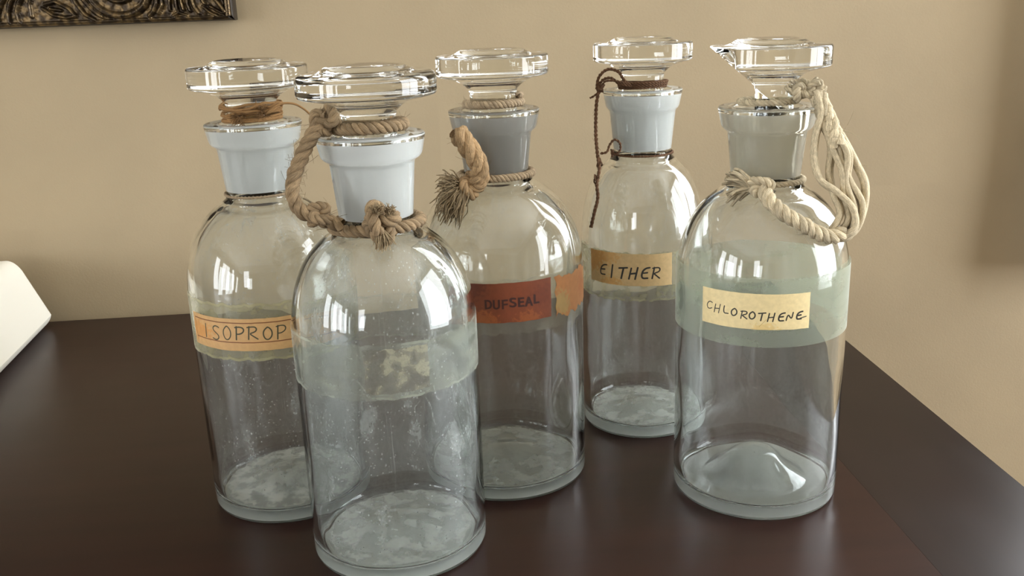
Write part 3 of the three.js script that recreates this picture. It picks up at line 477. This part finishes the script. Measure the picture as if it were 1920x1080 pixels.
// ---------------------------------------------------------------- carved picture frame on the wall
{
  const x1 = -0.1645, y0 = T + 0.2552, W = 0.62, HH = 0.52, x0 = x1 - W, y1 = y0 + HH, m = 0.085, D = 0.022;
  const g = thing('picture_frame', 'carved dark bronze picture frame hanging on the beige wall', 'picture frame', V((x0 + x1) / 2, y0, WZ0));
  const patina = dataTex(256, 256, (u, v) => { const n = fbm(u * 9, v * 9, 5), k = smooth(n, -0.35, 0.45); return [lerp(0.20, 0.42, k), lerp(0.16, 0.345, k), lerp(0.11, 0.23, k)]; }, true);
  const bronze = phys({ map: patina, metalness: 0.7, roughness: 0.34 }), dark = phys({ color: lin(0.035, 0.026, 0.018), metalness: 0.3, roughness: 0.45 });
  const L = (x, y, z) => V(x - (x0 + x1) / 2, y - y0, z);
  const bar = (name, a, b2, c, d) => { const s = new THREE.Shape([a, b2, c, d].map((p) => new THREE.Vector2(p[0] - (x0 + x1) / 2, p[1] - y0))); return part(g, name, new THREE.ExtrudeGeometry(s, { depth: D - 0.0125, bevelEnabled: true, bevelThickness: 0.004, bevelSize: 0.0035, bevelOffset: -0.0036, bevelSegments: 3 }).translate(0, 0, 0.004), dark); };
  bar('bottom_rail', [x0, y0], [x1, y0], [x1 - m, y0 + m], [x0 + m, y0 + m]); bar('top_rail', [x0 + m, y1 - m], [x1 - m, y1 - m], [x1, y1], [x0, y1]);
  bar('side_rail', [x1, y0], [x1, y1], [x1 - m, y1 - m], [x1 - m, y0 + m]); bar('side_rail', [x0, y0], [x0 + m, y0 + m], [x0 + m, y1 - m], [x0, y1]);
  part(g, 'backing', box(-W / 2 + m * 0.8, W / 2 - m * 0.8, m * 0.8, HH - m * 0.8, 0.001, 0.006), std({ color: lin(0.30, 0.27, 0.2), roughness: 0.8 }));
  const bead = (p, q, r) => tube([p, p.clone().lerp(q, 0.5), q], r, 40, false, 8);
  part(g, 'edge_bead', bead(L(x1 - 0.0042, y0 + 0.004, D - 0.002), L(x1 - 0.0042, y1 - 0.004, D - 0.002), 0.0026), bronze); part(g, 'edge_bead', bead(L(x0 + 0.0042, y0 + 0.004, D - 0.002), L(x0 + 0.0042, y1 - 0.004, D - 0.002), 0.0026), bronze);
  part(g, 'edge_bead', bead(L(x0 + 0.004, y1 - 0.0042, D - 0.002), L(x1 - 0.004, y1 - 0.0042, D - 0.002), 0.0026), bronze);
  // carved relief of the bottom rail: ridges [width mm, height mm, points (mm left of the right end, mm above the bottom edge)]
  const arc = (cx, cy, rx, ry, a0, a1) => Array.from({ length: 19 }, (_, i) => { const a = lerp(a0, a1, i / 18) * Math.PI / 180; return [cx - rx * Math.cos(a), cy + ry * Math.sin(a)]; });
  const motif = [
    [5.5, 5, arc(90, 27, 24, 20, 160, 380)], [3.2, 4, arc(90, 29, 13, 11, 150, 420)], [5, 4.5, arc(91, 30, 5, 4, 0, 360)],
    [3.4, 4.5, [[60, 25], [61, 16], [64, 10], [68, 6]]], [2.6, 3.5, [[56, 25], [57, 14], [61, 8]]], [2.2, 3.8, [[50, 25], [50.5, 16], [51, 10]]], [2.2, 4.2, [[45.5, 25], [45.5, 15], [45, 10]]], [2.2, 4, [[41, 25], [41, 16], [40, 10]]], [2.2, 3.5, [[36.5, 25], [36.5, 15], [35, 9]]],
    [2.0, 3.6, [[49, 5.2], [44, 8], [38, 5.5]]], [3.0, 4.6, [[27, 26], [25, 19], [22.5, 14]]], [3.2, 3, [[33, 20], [31, 12], [28, 7]]], [3.4, 5, [[20, 25], [14, 18], [9, 11], [6.5, 7]]], [2.0, 4.6, [[18.5, 12], [13, 8.5], [8, 6]]], [2.4, 4, [[24, 12], [19, 7], [14, 4.5]]], [2.2, 3.6, [[10, 26], [9, 19], [7, 13]]],
    [4, 4.6, [[122, 28], [118, 20], [112, 12], [106, 7]]], [3, 4, [[128, 26], [125, 18], [119, 9], [113, 5]]], [2.8, 4.4, [[150, 18], [141, 20], [131, 14], [127, 8]]], [2.6, 4, [[152, 15], [144, 9], [134, 7], [127, 8]]], [2.4, 3.6, [[146, 14.5], [138, 13]]],
    [3.2, 4.4, [[164, 28], [170, 20], [173, 12], [172, 5]]], [2.8, 4, [[170, 29], [177, 20], [180, 12], [180, 5]]], [3, 4.2, [[177, 29], [184, 20], [188, 12], [189, 6]]], [2.6, 4, [[184, 28], [191, 20], [196, 12]]], [2.4, 3.8, [[158, 27], [162, 18], [162, 9]]],
    [2.6, 2, [[0, 3.2], [210, 3.2]]],
  ];
  const segd = (px, py, a, b2) => { const vx = b2[0] - a[0], vy = b2[1] - a[1], t = clamp(((px - a[0]) * vx + (py - a[1]) * vy) / (vx * vx + vy * vy || 1), 0, 1); return Math.hypot(px - a[0] - vx * t, py - a[1] - vy * t); };
  const relief = (u, v) => {    // u mm from the right end, v mm above the lower edge
    let h = 0.5 + 0.5 * fbm(u * 0.12, v * 0.12, 3);
    const uu = u > 205 ? ((u - 5) % 200) + 5 : u;
    for (const [w, a, pts] of motif) { let d = 99; for (let i = 1; i < pts.length; i++) d = Math.min(d, segd(uu, v, pts[i - 1], pts[i])); const k = d / (w * 0.5); if (k < 1) h = Math.max(h, a * Math.sqrt(1 - k * k) * (0.92 + 0.08 * noise2(uu * 0.7, v * 0.7)) + 0.3); }
    return h;
  };
  {
    const nu = 760, nv = 72, wmm = W * 1000 - 10, hmm = 50, pos = [], uv = [], idx = [];
    for (let i = 0; i <= nu; i++) for (let j = 0; j <= nv; j++) { const u = 4.5 + wmm * i / nu, v = 1.2 + hmm * j / nv, edge = smooth(v, 1.2, 3.5); pos.push(W / 2 - u * MM, v * MM, D - 0.0035 + relief(u, v) * MM * edge); uv.push(u / 90, v / 90); }
    for (let i = 0; i < nu; i++) for (let j = 0; j < nv; j++) { const a = i * (nv + 1) + j, b2 = a + nv + 1; idx.push(a, a + 1, b2 + 1, a, b2 + 1, b2); }
    const geo = new THREE.BufferGeometry(); geo.setAttribute('position', new THREE.Float32BufferAttribute(pos, 3)); geo.setAttribute('uv', new THREE.Float32BufferAttribute(uv, 2)); geo.setIndex(idx); geo.computeVertexNormals();
    part(g, 'carved_relief', geo, bronze, 'carved scrolls and leaves in dark bronze');
  }
}

// ---------------------------------------------------------------- curtain beside the window in the back wall (its soft shade shows on the wall)
{
  const c = thing('curtain', 'gathered cream curtain beside the window in the beige wall', 'curtain', V(0.592, 0, WZ0)), pos = [], idx = [], nx = 72, ny = 24;
  for (let i = 0; i <= nx; i++) for (let j = 0; j <= ny; j++) { const u = i / nx, v = j / ny; pos.push(-0.034 + 0.068 * u + 0.004 * Math.sin(v * 5), 0.745 + 1.22 * v, 0.032 + 0.012 * Math.sin(u * 19) * (1 - 0.3 * v) + 0.006 * noise2(u * 4, v * 3)); }
  for (let i = 0; i < nx; i++) for (let j = 0; j < ny; j++) { const a = i * (ny + 1) + j, b = a + ny + 1; idx.push(a, b, b + 1, a, b + 1, a + 1); }
  const geo = new THREE.BufferGeometry(); geo.setAttribute('position', new THREE.Float32BufferAttribute(pos, 3)); geo.setIndex(idx); geo.computeVertexNormals();
  part(c, 'cloth', geo, std({ color: lin(0.62, 0.56, 0.44), roughness: 0.95, side: THREE.DoubleSide }));
  part(c, 'rod', new THREE.CylinderGeometry(0.01, 0.01, 0.98, 16).rotateZ(Math.PI / 2).translate(0.42, 1.965, 0.032), std({ color: lin(0.05, 0.04, 0.03), metalness: 0.6, roughness: 0.4 }));
  for (const x of [-0.05, 0.88]) part(c, 'bracket', box(x - 0.008, x + 0.008, 1.94, 1.957, 0.0002, 0.045), std({ color: lin(0.05, 0.04, 0.03), metalness: 0.6, roughness: 0.4 }));
}

// ---------------------------------------------------------------- soft white block at the wall
{
  const w = 0.30, h = 0.064, d = 0.29, geo = new RoundedBoxGeometry(w, h, d, 12, 0.011), p = geo.attributes.position;
  for (let i = 0; i < p.count; i++) {
    const y = p.getY(i) / h + 0.5, bulge = 1 - 0.13 * smooth(y, 0.25, 1) - 0.02 * (1 - smooth(y, 0, 0.3));
    p.setX(i, p.getX(i) * bulge); p.setZ(i, p.getZ(i) * (1 - 0.03 * smooth(y, 0.3, 1)));
  }
  geo.computeVertexNormals();
  const g = thing('white_cushion', 'cream white soft rounded block lying on the table by the wall', 'cushion', V(-0.489, T, -0.688)); g.rotation.y = 0.075;
  part(g, 'cover', geo.translate(0, h / 2 + 0.0004, 0), std({ color: lin(0.86, 0.83, 0.73), roughness: 0.8 }));
}

scene.updateMatrixWorld(true);
renderer.render(scene, camera);
